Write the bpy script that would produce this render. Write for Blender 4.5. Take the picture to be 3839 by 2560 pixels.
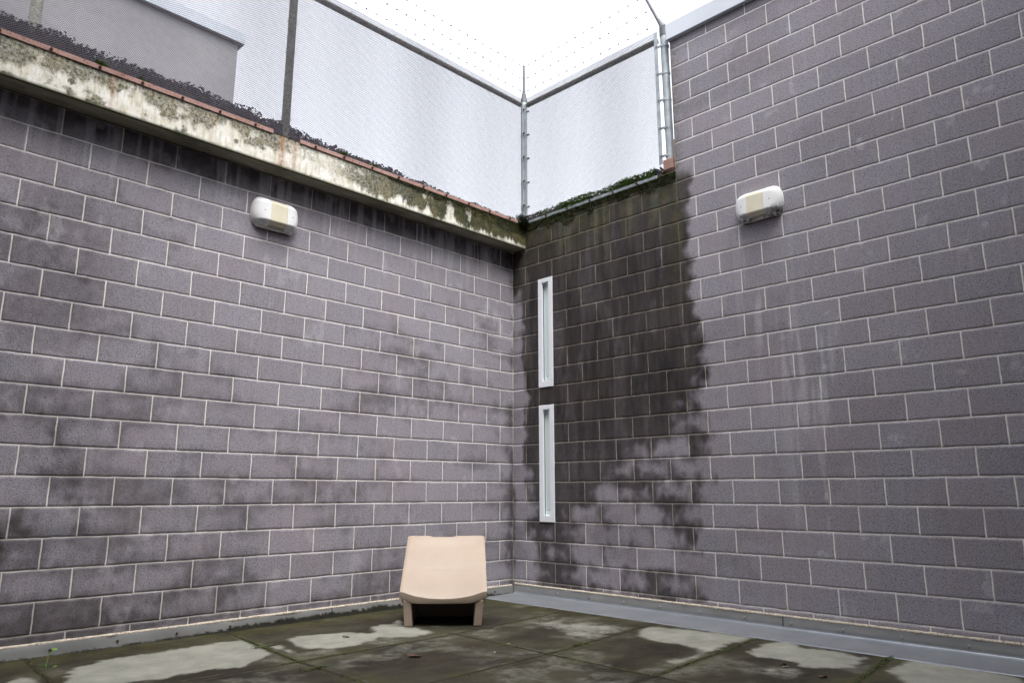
import bpy, math, random
import numpy as np
from mathutils import Vector

# ---------------------------------------------------------------- camera, world, sun, exposure
for o in list(bpy.data.objects): bpy.data.objects.remove(o)
sc = bpy.context.scene
COL = sc.collection
Z0 = 0.1393                       # height of the first full mortar line above the floor

cam = bpy.data.cameras.new('camera'); cam_o = bpy.data.objects.new('camera', cam); COL.objects.link(cam_o)
cam_o.location = (-5.744, -5.682, 0.8934 + Z0)
cam_o.rotation_euler = (math.radians(90) + 0.20399, 0.0, -0.78932)
cam.sensor_width = 36.0; cam.lens = 25.64
cam.clip_start = 0.05; cam.clip_end = 500
sc.camera = cam_o

SUN_EL = math.radians(66); SUN_AZ = math.radians(205)      # azimuth clockwise from +Y
world = bpy.data.worlds.new('World'); sc.world = world; world.use_nodes = True
wn = world.node_tree.nodes; wl = world.node_tree.links; wn.clear()
sky = wn.new('ShaderNodeTexSky'); sky.sky_type = 'NISHITA'; sky.sun_disc = False
sky.sun_elevation = SUN_EL; sky.sun_rotation = SUN_AZ; sky.air_density = 1.0; sky.dust_density = 5.0; sky.ozone_density = 1.0
hs = wn.new('ShaderNodeHueSaturation'); hs.inputs['Saturation'].default_value = 0.22
bg = wn.new('ShaderNodeBackground'); bg.inputs['Strength'].default_value = 0.15
wo = wn.new('ShaderNodeOutputWorld')
wl.new(sky.outputs[0], hs.inputs['Color']); wl.new(hs.outputs[0], bg.inputs['Color']); wl.new(bg.outputs[0], wo.inputs['Surface'])

sun = bpy.data.lights.new('sun', 'SUN'); sun.energy = 0.5; sun.angle = math.radians(50); sun.color = (1.0, 0.97, 0.93)
sun_o = bpy.data.objects.new('sun', sun); COL.objects.link(sun_o); sun_o.location = (0, 0, 20)
sd = Vector((math.sin(SUN_AZ) * math.cos(SUN_EL), math.cos(SUN_AZ) * math.cos(SUN_EL), math.sin(SUN_EL)))
sun_o.rotation_euler = sd.to_track_quat('Z', 'Y').to_euler()

sc.render.engine = 'CYCLES'
sc.view_settings.view_transform = 'Standard'; sc.view_settings.look = 'None'
sc.view_settings.gamma = 1.0; sc.view_settings.use_curve_mapping = False
sc.view_settings.exposure = 2.0

# ---------------------------------------------------------------- helpers
rng = random.Random(7)
_lat = np.random.RandomState(11).rand(6, 256, 256)
def vn(x, y, seed=0):
    L = _lat[seed % 6]; off = 37 * (seed // 6)
    x = np.asarray(x, float) + off + 1000.0; y = np.asarray(y, float) + off * 1.7 + 1000.0
    xi = np.floor(x).astype(int); yi = np.floor(y).astype(int); fx = x - xi; fy = y - yi
    fx = fx * fx * (3 - 2 * fx); fy = fy * fy * (3 - 2 * fy)
    a = L[xi % 256, yi % 256]; b = L[(xi + 1) % 256, yi % 256]; c = L[xi % 256, (yi + 1) % 256]; d = L[(xi + 1) % 256, (yi + 1) % 256]
    return (a * (1 - fx) + b * fx) * (1 - fy) + (c * (1 - fx) + d * fx) * fy
def fbm(x, y, seed=0, n=4):
    s = 0; a = .5; t = 0
    for i in range(n):
        s = s + a * vn(x * 2 ** i, y * 2 ** i, seed + i); t += a; a *= .55
    return s / t
def sst(a, b, x):
    t = np.clip((x - a) / (b - a), 0, 1); return t * t * (3 - 2 * t)
def table(zs, ss, T):
    zs = np.array(zs, float); ss = np.array(ss, float); T = np.array(T, float)
    def f(s, z):
        s = np.clip(s, ss[0], ss[-1] - 1e-6); z = np.clip(z, zs[0], zs[-1] - 1e-6)
        i = np.clip(np.searchsorted(zs, z, side='right') - 1, 0, len(zs) - 2)
        j = np.clip(np.searchsorted(ss, s, side='right') - 1, 0, len(ss) - 2)
        fz = (z - zs[i]) / (zs[i + 1] - zs[i]); fs = (s - ss[j]) / (ss[j + 1] - ss[j])
        return (T[i, j] * (1 - fs) + T[i, j + 1] * fs) * (1 - fz) + (T[i + 1, j] * (1 - fs) + T[i + 1, j + 1] * fs) * fz
    return f

def link(name, me, mats, parent=None):
    o = bpy.data.objects.new(name, me); COL.objects.link(o)
    for m in (mats if isinstance(mats, (list, tuple)) else [mats]): me.materials.append(m)
    if parent is not None: o.parent = parent
    return o
def mesh_np(name, V, F, attr=None, midx=None, smooth=None):
    me = bpy.data.meshes.new(name)
    V = np.asarray(V, np.float32); F = np.asarray(F, np.int32)
    me.vertices.add(len(V)); me.vertices.foreach_set('co', V.ravel())
    n = F.shape[1]
    me.loops.add(F.size); me.loops.foreach_set('vertex_index', F.ravel())
    me.polygons.add(len(F)); me.polygons.foreach_set('loop_start', np.arange(0, F.size, n, dtype=np.int32))
    me.polygons.foreach_set('loop_total', np.full(len(F), n, np.int32))
    if midx is not None: me.polygons.foreach_set('material_index', np.asarray(midx, np.int32))
    if smooth is not None: me.polygons.foreach_set('use_smooth', np.full(len(F), smooth, bool))
    me.update(calc_edges=True); me.validate()
    if attr is not None:
        a = me.color_attributes.new('stain', 'FLOAT_COLOR', 'POINT'); a.data.foreach_set('color', np.asarray(attr, np.float32).ravel())
    return me

class MB:
    """collects simple solids and links them as one mesh"""
    def __init__(s): s.v = []; s.f = []; s.sm = []
    def add(s, V, F, smooth=False):
        b = len(s.v); s.v += [tuple(p) for p in V]; s.f += [tuple(b + i for i in f) for f in F]; s.sm += [smooth] * len(F)
    def box(s, x0, x1, y0, y1, z0, z1):
        V = [(x, y, z) for z in (z0, z1) for y in (y0, y1) for x in (x0, x1)]
        s.add(V, [(0, 2, 3, 1), (4, 5, 7, 6), (0, 1, 5, 4), (2, 6, 7, 3), (0, 4, 6, 2), (1, 3, 7, 5)])
    def tube(s, pts, r, n=10, caps=True):
        pts = [Vector(p) for p in pts]; rs = r if isinstance(r, (list, tuple)) else [r] * len(pts)
        V = []; F = []
        for i, p in enumerate(pts):
            d = (pts[min(i + 1, len(pts) - 1)] - pts[max(i - 1, 0)]).normalized()
            up = Vector((0, 0, 1)) if abs(d.z) < .9 else Vector((1, 0, 0))
            a = d.cross(up).normalized(); b = a.cross(d)
            for k in range(n):
                t = 2 * math.pi * k / n; V.append(p + rs[i] * (math.cos(t) * a + math.sin(t) * b))
        for i in range(len(pts) - 1):
            for k in range(n):
                k2 = (k + 1) % n; F.append((i * n + k, i * n + k2, (i + 1) * n + k2, (i + 1) * n + k))
        s.add(V, F, True)
        if caps:
            m = (len(pts) - 1) * n
            s.add(V[:n], [tuple(range(n))[::-1]]); s.add(V[m:m + n], [tuple(range(n))])
    def build(s, name, mat, parent=None, bevel=0, seg=2):
        me = bpy.data.meshes.new(name); me.from_pydata([tuple(p) for p in s.v], [], s.f)
        me.polygons.foreach_set('use_smooth', s.sm); me.update()
        o = link(name, me, mat, parent)
        if bevel:
            b = o.modifiers.new('bevel', 'BEVEL'); b.width = bevel; b.segments = seg; b.limit_method = 'ANGLE'; b.angle_limit = math.radians(40)
        return o
def tag(o, label, cat, group=None, kind=None):
    if label: o['label'] = label
    if cat: o['category'] = cat
    if group: o['group'] = group
    if kind: o['kind'] = kind
    return o
def thing(name, loc, label, cat, group=None):
    o = bpy.data.objects.new(name, None); COL.objects.link(o); o.location = loc; o.empty_display_size = .1
    return tag(o, label, cat, group)
def child(o, parent):
    """parent a mesh that was built in world coordinates"""
    o.parent = parent; o.location = -Vector(parent.location); return o

# ---------------------------------------------------------------- materials
class NT:
    def __init__(s, name):
        s.m = bpy.data.materials.new(name); s.m.use_nodes = True; s.t = s.m.node_tree; s.n = s.t.nodes; s.n.clear()
        s.out = s.n.new('ShaderNodeOutputMaterial'); s.p = s.n.new('ShaderNodeBsdfPrincipled'); s.t.links.new(s.p.outputs[0], s.out.inputs[0])
    def l(s, a, b): s.t.links.new(a, b)
    def node(s, t, **k):
        x = s.n.new(t)
        for a, b in k.items(): setattr(x, a, b)
        return x
    def coord(s, scale=(1, 1, 1)):
        g = s.node('ShaderNodeNewGeometry'); mp = s.node('ShaderNodeMapping'); mp.inputs['Scale'].default_value = scale
        s.l(g.outputs['Position'], mp.inputs[0]); return mp.outputs[0]
    def noise(s, scale, detail=3, rough=.55, co=None, lo=None, hi=None, a=0., b=1.):
        x = s.node('ShaderNodeTexNoise'); x.inputs['Scale'].default_value = scale; x.inputs['Detail'].default_value = detail; x.inputs['Roughness'].default_value = rough
        s.l(co if co is not None else s.coord(), x.inputs['Vector'])
        return s.rng(x.outputs['Fac'], lo, hi, a, b) if lo is not None else x.outputs['Fac']
    def rng(s, v, lo, hi, a=0., b=1.):
        r = s.node('ShaderNodeMapRange'); r.inputs[1].default_value = lo; r.inputs[2].default_value = hi; r.inputs[3].default_value = a; r.inputs[4].default_value = b
        s.l(v, r.inputs[0]); return r.outputs[0]
    def math(s, op, a, b=None, clamp=False):
        m = s.node('ShaderNodeMath', operation=op, use_clamp=clamp)
        for i, v in enumerate((a, b)):
            if v is None: continue
            if isinstance(v, (int, float)): m.inputs[i].default_value = v
            else: s.l(v, m.inputs[i])
        return m.outputs[0]
    def mix(s, f, a, b, mode='MIX'):
        m = s.node('ShaderNodeMix', data_type='RGBA', blend_type=mode)
        for i, v in ((0, f), (6, a), (7, b)):
            if isinstance(v, (int, float)): m.inputs[i].default_value = v
            elif isinstance(v, tuple): m.inputs[i].default_value = v + (1,) if len(v) == 3 else v
            else: s.l(v, m.inputs[i])
        return m.outputs[2]
    def stain(s):
        a = s.node('ShaderNodeAttribute', attribute_name='stain'); sp = s.node('ShaderNodeSeparateColor'); s.l(a.outputs['Color'], sp.inputs[0])
        return sp.outputs[0], sp.outputs[1], sp.outputs[2], a.outputs['Alpha']
    def bump(s, h, strength=.3, dist=.01):
        b = s.node('ShaderNodeBump'); b.inputs['Strength'].default_value = strength; b.inputs['Distance'].default_value = dist
        s.l(h, b.inputs['Height']); s.l(b.outputs[0], s.p.inputs['Normal'])
    def set(s, col=None, rough=None, metal=None, spec=None):
        for k, v in (('Base Color', col), ('Roughness', rough), ('Metallic', metal), ('Specular IOR Level', spec)):
            if v is None: continue
            if isinstance(v, tuple): s.p.inputs[k].default_value = v + (1,)
            elif isinstance(v, (int, float)): s.p.inputs[k].default_value = v
            else: s.l(v, s.p.inputs[k])
        return s.m

def mat_block():
    t = NT('split_block'); wet, alg, eff, tone = t.stain()
    c = t.mix(t.noise(75, 4, .7, lo=.3, hi=.7), (.212, .203, .234), (.355, .342, .388))
    c = t.mix(t.noise(140, 2, .6, lo=.575, hi=.66), c, (.07, .062, .07))          # pits
    c = t.mix(t.noise(150, 2, .6, co=t.coord((1.3, 1.3, 1.3)), lo=.66, hi=.72), c, (.48, .45, .48))  # pale grains
    c = t.mix(t.noise(2.2, 3, .5, lo=.35, hi=.65, a=0, b=.25), c, (.30, .235, .25))
    g = t.node('ShaderNodeCombineColor'); tn = t.rng(tone, 0, 1, .93, 1.06)
    for i in range(3): t.l(tn, g.inputs[i])
    c = t.mix(1.0, c, g.outputs[0], 'MULTIPLY')
    st = t.noise(1, 3, .6, co=t.coord((28, 28, 1.6)), lo=.52, hi=.75, a=0, b=.22)     # fine vertical run-off
    c = t.mix(st, c, (.40, .38, .40))
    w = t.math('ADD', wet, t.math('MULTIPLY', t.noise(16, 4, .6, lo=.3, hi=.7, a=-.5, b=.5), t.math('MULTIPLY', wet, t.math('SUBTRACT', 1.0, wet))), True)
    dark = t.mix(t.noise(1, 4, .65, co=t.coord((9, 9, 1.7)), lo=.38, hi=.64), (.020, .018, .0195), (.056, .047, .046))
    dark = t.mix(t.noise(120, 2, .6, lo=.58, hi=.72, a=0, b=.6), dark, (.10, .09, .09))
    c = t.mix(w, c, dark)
    ag = t.math('MULTIPLY', alg, t.noise(22, 4, .7, lo=.3, hi=.62))
    c = t.mix(ag, c, t.mix(t.noise(8, 3, lo=.4, hi=.6), (.030, .040, .012), (.085, .070, .028)))
    c = t.mix(t.math('MULTIPLY', eff, t.noise(60, 4, .7, lo=.25, hi=.6)), c, (.50, .49, .52))
    t.bump(t.noise(85, 4, .75), .55, .006)
    return t.set(c, t.rng(wet, 0, 1, .92, .75), 0, .22)
def mat_mortar():
    t = NT('mortar'); wet, alg, eff, tone = t.stain()
    c = t.mix(t.noise(18, 4, .7, lo=.3, hi=.7), (.62, .60, .57), (.86, .84, .80))
    c = t.mix(t.noise(5, 3, .6, lo=.52, hi=.70, a=0, b=.45), c, (.28, .26, .24))
    dark = t.mix(t.noise(14, 4, .7, lo=.35, hi=.65), (.085, .075, .062), (.26, .23, .18))
    c = t.mix(t.math('MULTIPLY', wet, wet), c, dark)
    c = t.mix(t.math('MULTIPLY', alg, .8), c, (.05, .055, .02))
    c = t.mix(t.math('MULTIPLY', eff, .5), c, (.55, .53, .53))
    t.bump(t.noise(120, 3, .7), .4, .004)
    return t.set(c, .9, 0, .3)
def mat_beam():
    t = NT('weathered_concrete'); wet, alg, eff, tone = t.stain()
    c = t.mix(t.noise(9, 5, .65, lo=.3, hi=.7), (.58, .56, .47), (.82, .81, .78))
    c = t.mix(t.noise(1, 4, .65, co=t.coord((30, 30, 6)), lo=.48, hi=.66, a=0, b=.7), c, (.40, .37, .22))
    c = t.mix(t.noise(45, 3, .6, lo=.62, hi=.70, a=0, b=.7), c, (.16, .15, .10))
    a2 = t.math('ADD', alg, t.math('MULTIPLY', t.math('MULTIPLY', alg, t.math('SUBTRACT', 1.0, alg)), t.noise(40, 4, .75, lo=.3, hi=.7, a=-2.2, b=2.2)), True)
    ac = t.mix(t.noise(7, 4, .6, lo=.38, hi=.62), (.030, .034, .012), (.13, .11, .045))
    ac = t.mix(t.noise(55, 3, .7, lo=.45, hi=.6, a=0, b=.8), ac, (.022, .026, .012))
    c = t.mix(a2, c, ac)
    c = t.mix(t.math('MULTIPLY', eff, t.noise(30, 4, .7, lo=.3, hi=.6)), c, (.30, .15, .07))   # rust runs
    c = t.mix(wet, c, (.022, .020, .015))
    t.bump(t.noise(60, 4, .7), .4, .006)
    return t.set(c, .9, 0, .3)
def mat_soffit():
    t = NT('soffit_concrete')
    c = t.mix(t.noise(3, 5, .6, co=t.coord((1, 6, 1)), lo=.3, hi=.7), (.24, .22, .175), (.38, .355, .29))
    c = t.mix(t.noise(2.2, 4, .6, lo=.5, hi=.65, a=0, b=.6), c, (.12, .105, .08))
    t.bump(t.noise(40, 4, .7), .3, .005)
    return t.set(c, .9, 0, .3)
def mat_floor():
    t = NT('floor_concrete'); dry, alg, joint, tone = t.stain()
    wetc = t.mix(t.noise(2.6, 5, .65, lo=.33, hi=.66), (.010, .009, .0075), (.027, .023, .016))
    wetc = t.mix(t.noise(1.3, 4, .6, co=t.coord((1, 1.6, 1)), lo=.40, hi=.62, a=0, b=.8), wetc, (.050, .047, .031))
    wetc = t.mix(t.noise(34, 4, .75, lo=.5, hi=.72, a=0, b=.6), wetc, (.045, .039, .029))
    wetc = t.mix(t.noise(170, 2, .6, lo=.64, hi=.70, a=0, b=.8), wetc, (.09, .078, .06))
    drc = t.mix(t.noise(5, 5, .65, lo=.3, hi=.7), (.155, .157, .135), (.245, .247, .215))
    drc = t.mix(t.noise(90, 3, .7, lo=.55, hi=.72, a=0, b=.5), drc, (.16, .15, .12))
    d = t.math('ADD', dry, t.math('MULTIPLY', t.math('MULTIPLY', dry, t.math('SUBTRACT', 1.0, dry)), t.noise(9, 5, .75, lo=.3, hi=.7, a=-2.4, b=2.4)), True)
    c = t.mix(d, wetc, drc)
    c = t.mix(t.math('MULTIPLY', alg, t.noise(9, 4, .7, lo=.35, hi=.65)), c, t.mix(t.noise(25, 3, lo=.4, hi=.6), (.028, .032, .008), (.065, .060, .018)))
    c = t.mix(joint, c, (.022, .018, .012))
    t.bump(t.noise(120, 4, .7), .25, .004)
    r = t.mix(d, t.mix(t.noise(4, 4, .6, lo=.35, hi=.65), (.62,) * 3, (.8,) * 3), (.9,) * 3)
    return t.set(c, r, 0, .10)
def mat_simple(name, c1, c2, rough=.6, metal=0, scale=8, spot=None, spot_rng=(.6, .68), bump=.1, co=None, spec=.5):
    t = NT(name)
    c = t.mix(t.noise(scale, 4, .65, co=t.coord(co) if co else None, lo=.3, hi=.7), c1, c2)
    if spot: c = t.mix(t.noise(scale * 3.7, 4, .7, lo=spot_rng[0], hi=spot_rng[1]), c, spot)
    if bump: t.bump(t.noise(scale * 6, 3, .6), bump, .004)
    return t.set(c, rough, metal, spec)
def mat_flash():
    t = NT('painted_flashing'); dirt, alg, e, tone = t.stain()
    c = t.mix(t.noise(3, 4, .6, lo=.3, hi=.7), (.19, .195, .195), (.26, .265, .265))
    c = t.mix(t.noise(1, 4, .6, co=t.coord((40, 40, 3)), lo=.6, hi=.72, a=0, b=.35), c, (.26, .27, .28))
    dd = t.math('ADD', dirt, t.math('MULTIPLY', t.math('MULTIPLY', dirt, t.math('SUBTRACT', 1.0, dirt)), t.noise(90, 3, .7, lo=.3, hi=.7, a=-2.2, b=2.2)), True)
    c = t.mix(dd, c, (.018, .018, .011))
    return t.set(c, t.noise(6, 3, lo=.3, hi=.7, a=.42, b=.62), .25, .5)

M = dict(
    block=mat_block(), mortar=mat_mortar(), beam=mat_beam(), soffit=mat_soffit(), floor=mat_floor(), flash=mat_flash(),
    galv=mat_simple('galvanised_steel', (.25, .28, .31), (.40, .44, .47), .5, .3, 9, (.17, .19, .21)),
    galv_old=mat_simple('mossy_galvanised_steel', (.19, .20, .16), (.38, .39, .35), .7, .2, 14, (.10, .11, .04), (.48, .62)),
    wire=mat_simple('wire', (.11, .10, .13), (.17, .155, .19), .6, .2, 20, bump=0),
    barb=mat_simple('barbed_wire_steel', (.07, .07, .075), (.12, .12, .13), .6, .2, 20, bump=0),
    rust=mat_simple('rusty_primer', (.26, .15, .125), (.38, .25, .22), .85, 0, 12, (.15, .06, .04), (.55, .68), .3, spec=.25),
    bolt=mat_simple('rusted_bolt', (.05, .025, .018), (.12, .055, .035), .85, .2, 60),
    white=mat_simple('white_housing', (.78, .79, .80), (.86, .87, .88), .38, 0, 5, bump=0),
    diffuser=mat_simple('yellowed_diffuser', (.66, .61, .45), (.75, .71, .57), .3, 0, 5, bump=0),
    black=mat_simple('black_rubber', (.02, .02, .02), (.04, .04, .04), .7, 0, 20, bump=0),
    frame=mat_simple('white_painted_frame', (.74, .77, .83), (.80, .83, .88), .5, 0, 4, (.62, .65, .70), (.66, .72), .05),
    reveal=mat_simple('pale_reveal', (.80, .86, .86), (.86, .91, .91), .5, 0, 4, bump=0),
    coping=mat_simple('coping_metal', (.52, .56, .62), (.58, .62, .68), .5, .1, 2, bump=0),
    sealant=mat_simple('sealant', (.36, .31, .25), (.58, .52, .44), .9, 0, 30, (.12, .10, .07), (.52, .6), .5),
    peach=mat_simple('moulded_peach_plastic', (.295, .232, .184), (.335, .268, .215), .5, 0, 3, bump=.04),
    gravel=mat_simple('lava_gravel', (.012, .011, .010), (.050, .044, .040), .9, 0, 25, bump=.5),
    moss=mat_simple('moss', (.06, .11, .010), (.20, .32, .03), .9, 0, 30, bump=0),
    moss_dark=mat_simple('dark_moss', (.025, .032, .012), (.07, .085, .02), .9, 0, 30, bump=0),
    leaf=mat_simple('leaf', (.06, .16, .02), (.13, .27, .04), .5, 0, 60, bump=0),
    deadleaf=mat_simple('dead_leaf', (.04, .015, .009), (.09, .035, .018), .7, 0, 60, bump=0),
    bwall=mat_simple('render_wall', (.21, .21, .22), (.26, .26, .27), .9, 0, 1.2),
    bfascia=mat_simple('fascia_metal', (.40, .44, .50), (.46, .50, .56), .5, .1, 1),
    roofing=mat_simple('roof_felt', (.07, .07, .065), (.12, .115, .11), .9, 0, 3),
    membrane=mat_simple('grey_membrane', (.22, .24, .27), (.30, .32, .355), .33, .5, 4, (.11, .12, .14), (.62, .72), .06),
)
glass = NT('frosted_pane'); M['frost'] = glass.set((.66, .76, .77), .28, 0, .5)
M['arm'] = mat_simple('weathered_arm_steel', (.07, .075, .085), (.12, .125, .14), .6, .1, 9, bump=0)

# ---------------------------------------------------------------- block walls
def block_wall(name, mapf, rows, even_off, smax, skip, field, res=.0125):
    """real blocks standing 4 mm proud of recessed mortar; field(s, z, e, rnd) -> wet, algae, white"""
    VV = []; FF = []; AA = []; MI = []; base = 0
    r = np.random.RandomState(abs(hash(name)) % 1000 if False else len(name) * 13)
    for k, z0, z1, smin in rows:
        off = even_off if k % 2 == 0 else .2 - even_off
        edges = [smin] + [off + .4 * n for n in range(-1, 40) if smin + .02 < off + .4 * n < smax] + [smax]
        cuts = skip(k)
        segs = []
        for a, b in zip(edges[:-1], edges[1:]):
            if cuts and a < cuts[1] - .001 and b > cuts[0] + .001:
                if a < cuts[0] - .02: segs.append((a, cuts[0]))
                if b > cuts[1] + .02: segs.append((cuts[1], b))
            else: segs.append((a, b))
        for a, b in segs:
            m = .0056
            q = res if a < 5.4 else .05
            nx = max(4, int((b - a) / q)); nz = max(3, int((z1 - z0) / q))
            xs = np.linspace(a + m, b - m, nx); zs = np.linspace(z0 + m, z1 - m, nz)
            xs = np.concatenate([[xs[0] - .0015], xs, [xs[-1] + .0015]]); zs = np.concatenate([[zs[0] - .0015], zs, [zs[-1] + .0015]])
            X, Z = np.meshgrid(xs, zs)
            tl = r.uniform(-.0003, .0003, 3)
            D = np.full(X.shape, .0016) + tl[0] + tl[1] * (X - a) / .4 + tl[2] * (Z - z0) / .2
            D[0, :] = D[-1, :] = D[:, 0] = D[:, -1] = -.0006
            jit = (vn(X * 22, Z * 22, 1) - .5) * .0035; jz = (vn(X * 18, Z * 18, 2) - .5) * .0035
            rnd = r.rand(4)
            ex = np.minimum(X - a, b - X) / .1; ez = np.minimum(Z - z0, z1 - Z) / .1
            e = np.clip(np.minimum(ex, ez), 0, 1)
            w, al, ef = field(X, Z, e, rnd)
            P = mapf(X + jit, D, Z + jz)
            VV.append(np.stack([c.ravel() for c in P], 1)); AA.append(np.stack([w.ravel(), al.ravel(), ef.ravel(), np.full(X.size, rnd[0])], 1))
            n1 = X.shape[1]; n0 = X.shape[0]
            idx = np.arange(n0 * n1).reshape(n0, n1) + base
            FF.append(np.stack([idx[:-1, :-1].ravel(), idx[:-1, 1:].ravel(), idx[1:, 1:].ravel(), idx[1:, :-1].ravel()], 1))
            MI.append(np.zeros(len(FF[-1]), int)); base += X.size
            # mortar behind this block
            g = .016
            xs = np.linspace(a, b, max(2, int((b - a) / g))); zs = np.linspace(z0, z1, max(2, int((z1 - z0) / g)))
            X, Z = np.meshgrid(xs, zs); D = np.zeros(X.shape)
            w, al, ef = field(X, Z, np.zeros(X.shape), np.full(4, .5))
            P = mapf(X, D, Z)
            VV.append(np.stack([c.ravel() for c in P], 1)); AA.append(np.stack([w.ravel(), al.ravel(), ef.ravel(), np.full(X.size, .5)], 1))
            n0, n1 = X.shape; idx = np.arange(n0 * n1).reshape(n0, n1) + base
            FF.append(np.stack([idx[:-1, :-1].ravel(), idx[:-1, 1:].ravel(), idx[1:, 1:].ravel(), idx[1:, :-1].ravel()], 1))
            MI.append(np.ones(len(FF[-1]), int)); base += X.size
    return mesh_np(name, np.concatenate(VV), np.concatenate(FF), np.concatenate(AA), np.concatenate(MI))

def wetness(W, s, z, e, rnd, sharp=.12, seed=0, kr=.16, ke=.20):
    amp = np.sqrt(np.clip(4 * W * (1 - W), 0, 1))
    v = W + amp * (.60 * (fbm(s * 2.3, z * 3.4, seed) - .5) + .42 * (fbm(s * 11, z * 6, seed + 2) - .5) + ke * (.42 - e) + kr * (rnd[1] - .5))
    return sst(.5 - sharp, .5 + sharp, v)

# right wall (plane x=0, s = -y)
S = [0, .12, .24, .4, .7, 1.0, 1.4, 1.8, 2.1, 2.28, 2.42, 2.6, 2.95]
TR = table([-.15, .1, .5, .9, 1.2, 1.5, 1.8, 2.1, 2.4, 2.7, 3.0, 3.4, 3.92], S, [
    [.65, .5, .6, .7, .75, .6, .55, .6, .5, .45, .35, .2, 0],
    [.55, .28, .45, .65, .72, .52, .5, .52, .48, .45, .30, .1, 0],
    [.50, .22, .42, .62, .60, .48, .45, .50, .50, .44, .26, .05, 0],
    [.45, .25, .55, .74, .78, .66, .56, .54, .52, .46, .28, .05, 0],
    [.40, .28, .62, .92, .96, .88, .66, .56, .55, .50, .34, .10, 0],
    [.35, .30, .66, .95, 1.0, 1.0, .92, .72, .60, .56, .38, .10, 0],
    [.30, .30, .66, .92, 1.0, 1.0, .98, .88, .70, .58, .36, .10, 0],
    [.28, .30, .75, .95, 1.0, 1.0, 1.0, .98, .84, .60, .34, .14, .0],
    [.26, .30, .90, 1.0, 1.0, 1.0, 1.0, 1.0, 1.0, .72, .26, .06, .0],
    [.30, .34, .92, 1.0, 1.0, 1.0, 1.0, 1.0, 1.0, .78, .12, .0, 0],
    [.50, .55, .95, 1.0, 1.0, 1.0, 1.0, 1.0, 1.0, .72, .10, .0, 0],
    [.90, .92, 1.0, 1.0, 1.0, 1.0, 1.0, 1.0, 1.0, .75, .14, .0, 0],
    [.95, .95, 1.0, 1.0, 1.0, 1.0, 1.0, 1.0, 1.0, .70, .08, .0, 0]])
def field_right(s, z, e, rnd):
    wet = wetness(TR(s, z), s, z, e, rnd, .16) * np.maximum(sst(3.95, 3.80, z), sst(2.21, 2.19, s))
    wet = wet * (1 - .10 * sst(1.9, 1.1, z))
    streak = fbm(s * 14, z * .8, 3, 3)
    # dried mineral haze inside the wet field, darkest drips in the middle
    wet = wet * (1 - .10 * sst(.55, .7, fbm(s * 9, z * 1.6, 4)))
    wet = np.maximum(wet, .30 * sst(.52, .66, fbm(s * 1.6, z * 2.6, 1)) * sst(5.5, 1.2, s) * (.5 + .5 * rnd[2]))
    al = sst(3.2, 3.95, z + (streak - .5) * .9) * sst(2.35, 2.1, s)
    al = np.maximum(al, .55 * np.exp(-((s - .17) / .07) ** 2) * sst(2.6, 3.5, z))
    al = np.maximum(al, .75 * np.exp(-((s - 2.17) / .10) ** 2) * sst(2.2, 3.6, z))
    ef = .7 * sst(.58, .72, fbm(s * 16, z * 1.3, 5)) * (np.exp(-((s - 3.0) / .22) ** 2) * sst(3.25, 3.1, z) * sst(1.0, 2.8, z) + np.exp(-((s - 3.35) / .25) ** 2) * sst(2.3, 2.1, z) * .9)
    ef = ef + .5 * sst(.72, .80, fbm(s * 8, z * 7, 2)) * sst(2.2, 3.5, s)
    ef = ef + .9 * np.exp(-((e - .25) / .14) ** 2) * sst(.7, .8, fbm(s * 5, z * 5, 4)) * sst(.30, .1, s) * sst(1.5, 2.2, z)
    ef = ef + .08 * sst(.60, .72, streak) * sst(2.9, 3.7, z) * sst(2.3, 2.1, s)
    return wet, np.clip(al, 0, 1), np.clip(ef, 0, 1)
def map_right(s, d, z): return (-d, -s, z + Z0)
rowsR = [(-1, -Z0, 0., 0.)] + [(k, .2 * k, .2 * k + .2, 0.) for k in range(0, 19)] + [(19, 3.8, 3.925, 0.)]
rowsR = rowsR[:-1] + [(k, .2 * k, .2 * k + .2, 0. if k < 19 else 2.2) for k in range(19, 26)] + [(26, 5.2, 5.345, 2.2)]
skipR = lambda k: (.4, .6) if (3 <= k <= 8 or 10 <= k <= 15) else None
wall_right = thing('block_wall', (0, -2.2, 0), 'tall grey concrete block wall on the right with a dark wet stain and metal coping', 'wall')
me = block_wall('masonry', map_right, rowsR, .2, 8.2, skipR, field_right)
masonR = child(link('masonry', me, [M['block'], M['mortar']]), wall_right)
# low top course beside the corner (same wall)
me = block_wall('top_course', map_right, [(19, 3.8, 3.925, 0.)], .2, 2.2, lambda k: None, field_right)
child(link('top_course', me, [M['block'], M['mortar']]), wall_right)
mb = MB()
mb.box(.16, .24, -8.2, 0.2, 0, 3.90 + Z0); mb.box(.003, .24, -8.2, -2.203, 3.9 + Z0, 5.345 + Z0)
mb.box(.003, .16, -2.2, .2, 3.80 + Z0, 3.922 + Z0)
child(mb.build('wall_core', M['mortar']), wall_right)
mb = MB(); mb.box(-.045, .27, -8.25, -2.185, 5.30 + Z0, 5.475 + Z0); child(mb.build('coping', M['coping'], bevel=.004), wall_right)

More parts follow.
